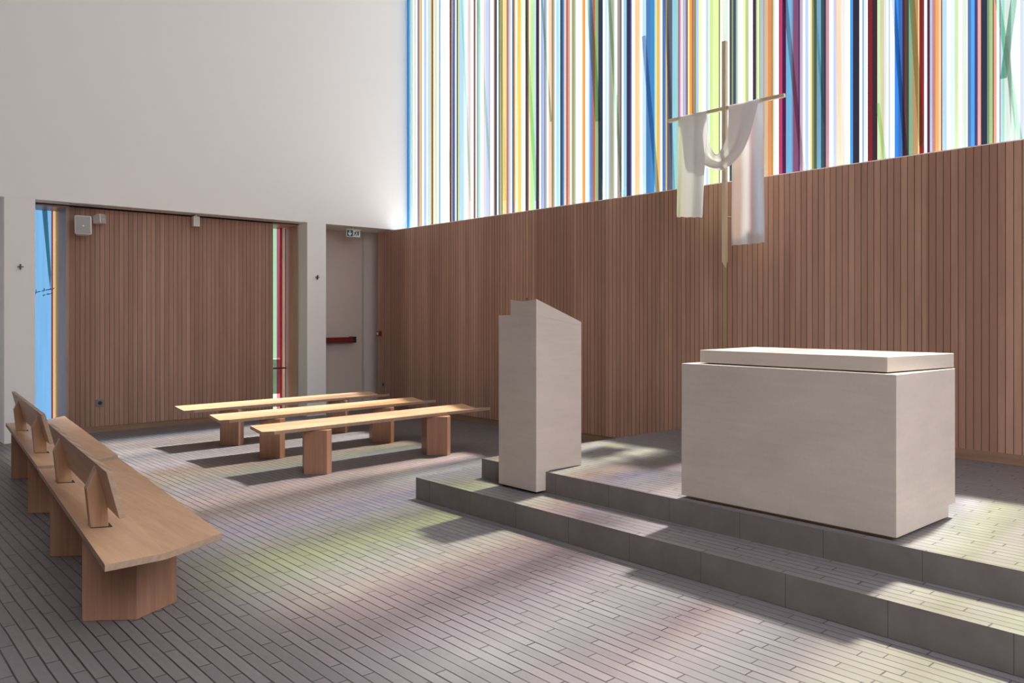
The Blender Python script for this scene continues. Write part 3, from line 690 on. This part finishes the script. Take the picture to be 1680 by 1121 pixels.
bm = bmesh.new(); cyl(bm, (4.36, 4.70, 1.60), (4.34, 4.70, 1.684), .004, 10); finish(bm, 'stem', M_black, mic)
bm = bmesh.new(); cyl(bm, (4.34, 4.70, 1.680), (4.335, 4.70, 1.70), .009, 12); finish(bm, 'tip', M_black, mic)

# ------------------------------------------------------------------ cross and cloth
CX = 6.95
cr = empty('processional_cross', (CX, 4.60, 2.1)); tag(cr, 'tall slender pale brass cross in front of the coloured glass', 'cross')
ya = 4.60; aw = .021
bm = bmesh.new(); prism(bm, [(CX - aw, ya - aw), (CX + aw, ya - aw), (CX + aw, ya + aw), (CX - aw, ya + aw)], 2.10, 4.31)
# pointed lower end
lo = [bm.verts.new((CX + sx * aw, ya + sy_ * aw, 2.10)) for sx, sy_ in ((-1, -1), (1, -1), (1, 1), (-1, 1))]; tip = bm.verts.new((CX, ya - .012, 2.03))
for i in range(4): bm.faces.new((lo[i], tip, lo[(i + 1) % 4]))
finish(bm, 'upright', M_brass, cr, .001)
bm = bmesh.new(); box(bm, CX - .018, CX + .018, 3.945, 5.298, 3.618, 3.652); finish(bm, 'crossbar', M_brass, cr, .001)
bm = bmesh.new(); cyl(bm, (CX, ya, 2.55), (WX - .001, ya, 2.55), .008); finish(bm, 'wall_bracket', M_brassd, cr)
ws = B('wall_strip', M_brassd, WX - .006, WX + .002, 4.838, 4.886, P2 + .1, SILL - .01); tag(ws, 'thin brass strip set upright in the board wall behind the altar', 'metal strip')

def px(p, X): return YZ(p[0], p[1], X)
o = lambda x, y: (1095 + x / 8.006, 150 + y / 8.006)
rows = []   # (edge0 (Y,z), edgeM (Y,z), X, ripple amplitude)
def lerp(a, b_, t): return a + (b_ - a) * t
tb0, tbM = px((1107.3, 356.5), 6.92), px((1152, 357), 6.92)
tt0, ttM = px((1112, 196.5), 6.92), px((1159.5, 184), 6.92)
for i in range(15):
    t = i / 14.
    rows.append(((lerp(tb0[0], tt0[0], t), lerp(tb0[1], tt0[1], t)), (lerp(tbM[0], ttM[0], t), lerp(tbM[1], ttM[1], t)), 6.918, .014 + .014 * (1 - t)))
rows.append(((tt0[0], 3.656), (ttM[0], 3.656), 6.925, .002)); rows.append(((tt0[0], 3.658), (ttM[0], 3.658), 6.975, .002))
out = [(268, 350), (275, 560), (298, 780), (360, 900), (455, 985), (560, 1022), (668, 1055), (760, 1012), (850, 960), (930, 870), (1000, 770), (1060, 640), (1110, 480), (1160, 290), (1200, 110)]
inn = [(515, 300), (522, 480), (540, 640), (565, 730), (600, 800), (630, 830), (655, 832), (680, 800), (715, 750), (745, 690), (770, 620), (790, 540), (800, 440), (803, 320), (800, 200)]
n = len(out)
for i in range(n):
    t = i / (n - 1.); X = lerp(7.01, 6.885, min(1, max(0, (t - .22) / .28)))
    rows.append((px(o(*out[i]), X), px(o(*inn[i]), X), X, .018 * math.sin(math.pi * min(1, t + .08)) + .004))
rt0, rtM = px((1246, 163.5), 6.92), px((1194, 177), 6.92)
rows.append(((rt0[0], 3.656), (rtM[0], 3.656), 6.925, .002)); rows.append(((rt0[0] - .01, 3.658), (rtM[0] + .0, 3.658), 6.978, .002))
b0, bM = px((1253.6, 398), 6.99), px((1200, 403.5), 6.99)
q0, qM = px((1252.0, 171), 6.99), px((1203, 182), 6.99)
for i in range(16):
    t = i / 15.
    rows.append(((lerp(q0[0], b0[0], t), lerp(q0[1], b0[1], t)), (lerp(qM[0], bM[0], t), lerp(qM[1], bM[1], t)), 6.988, .010 + .016 * t))
bm = bmesh.new(); MM = 36; grid = []
for ri, (e0, eM, X, amp) in enumerate(rows):
    rr = []
    for j in range(MM + 1):
        s = j / MM
        fold = math.sin(s * 11 + 1.3 + ri * .02) * .6 + math.sin(s * 23 + ri * .05) * .16 + math.sin(s * 5.3 + 2 + ri * .09) * .6
        wave = math.sin(s * 23 + .4) * .003 if ri in (0, len(rows) - 1) else 0
        rr.append(bm.verts.new((X + amp * fold, lerp(e0[0], eM[0], s), lerp(e0[1], eM[1], s) + wave)))
    grid.append(rr)
for i in range(len(grid) - 1):
    for j in range(MM): bm.faces.new((grid[i][j], grid[i][j + 1], grid[i + 1][j + 1], grid[i + 1][j]))
cl = finish(bm, 'draped_cloth', M_cloth, None, 0, True)
sb = cl.modifiers.new('sub', 'SUBSURF'); sb.levels = 1; sb.render_levels = 1
tag(cl, 'long white satin cloth draped over the arms of the brass cross', 'cloth')
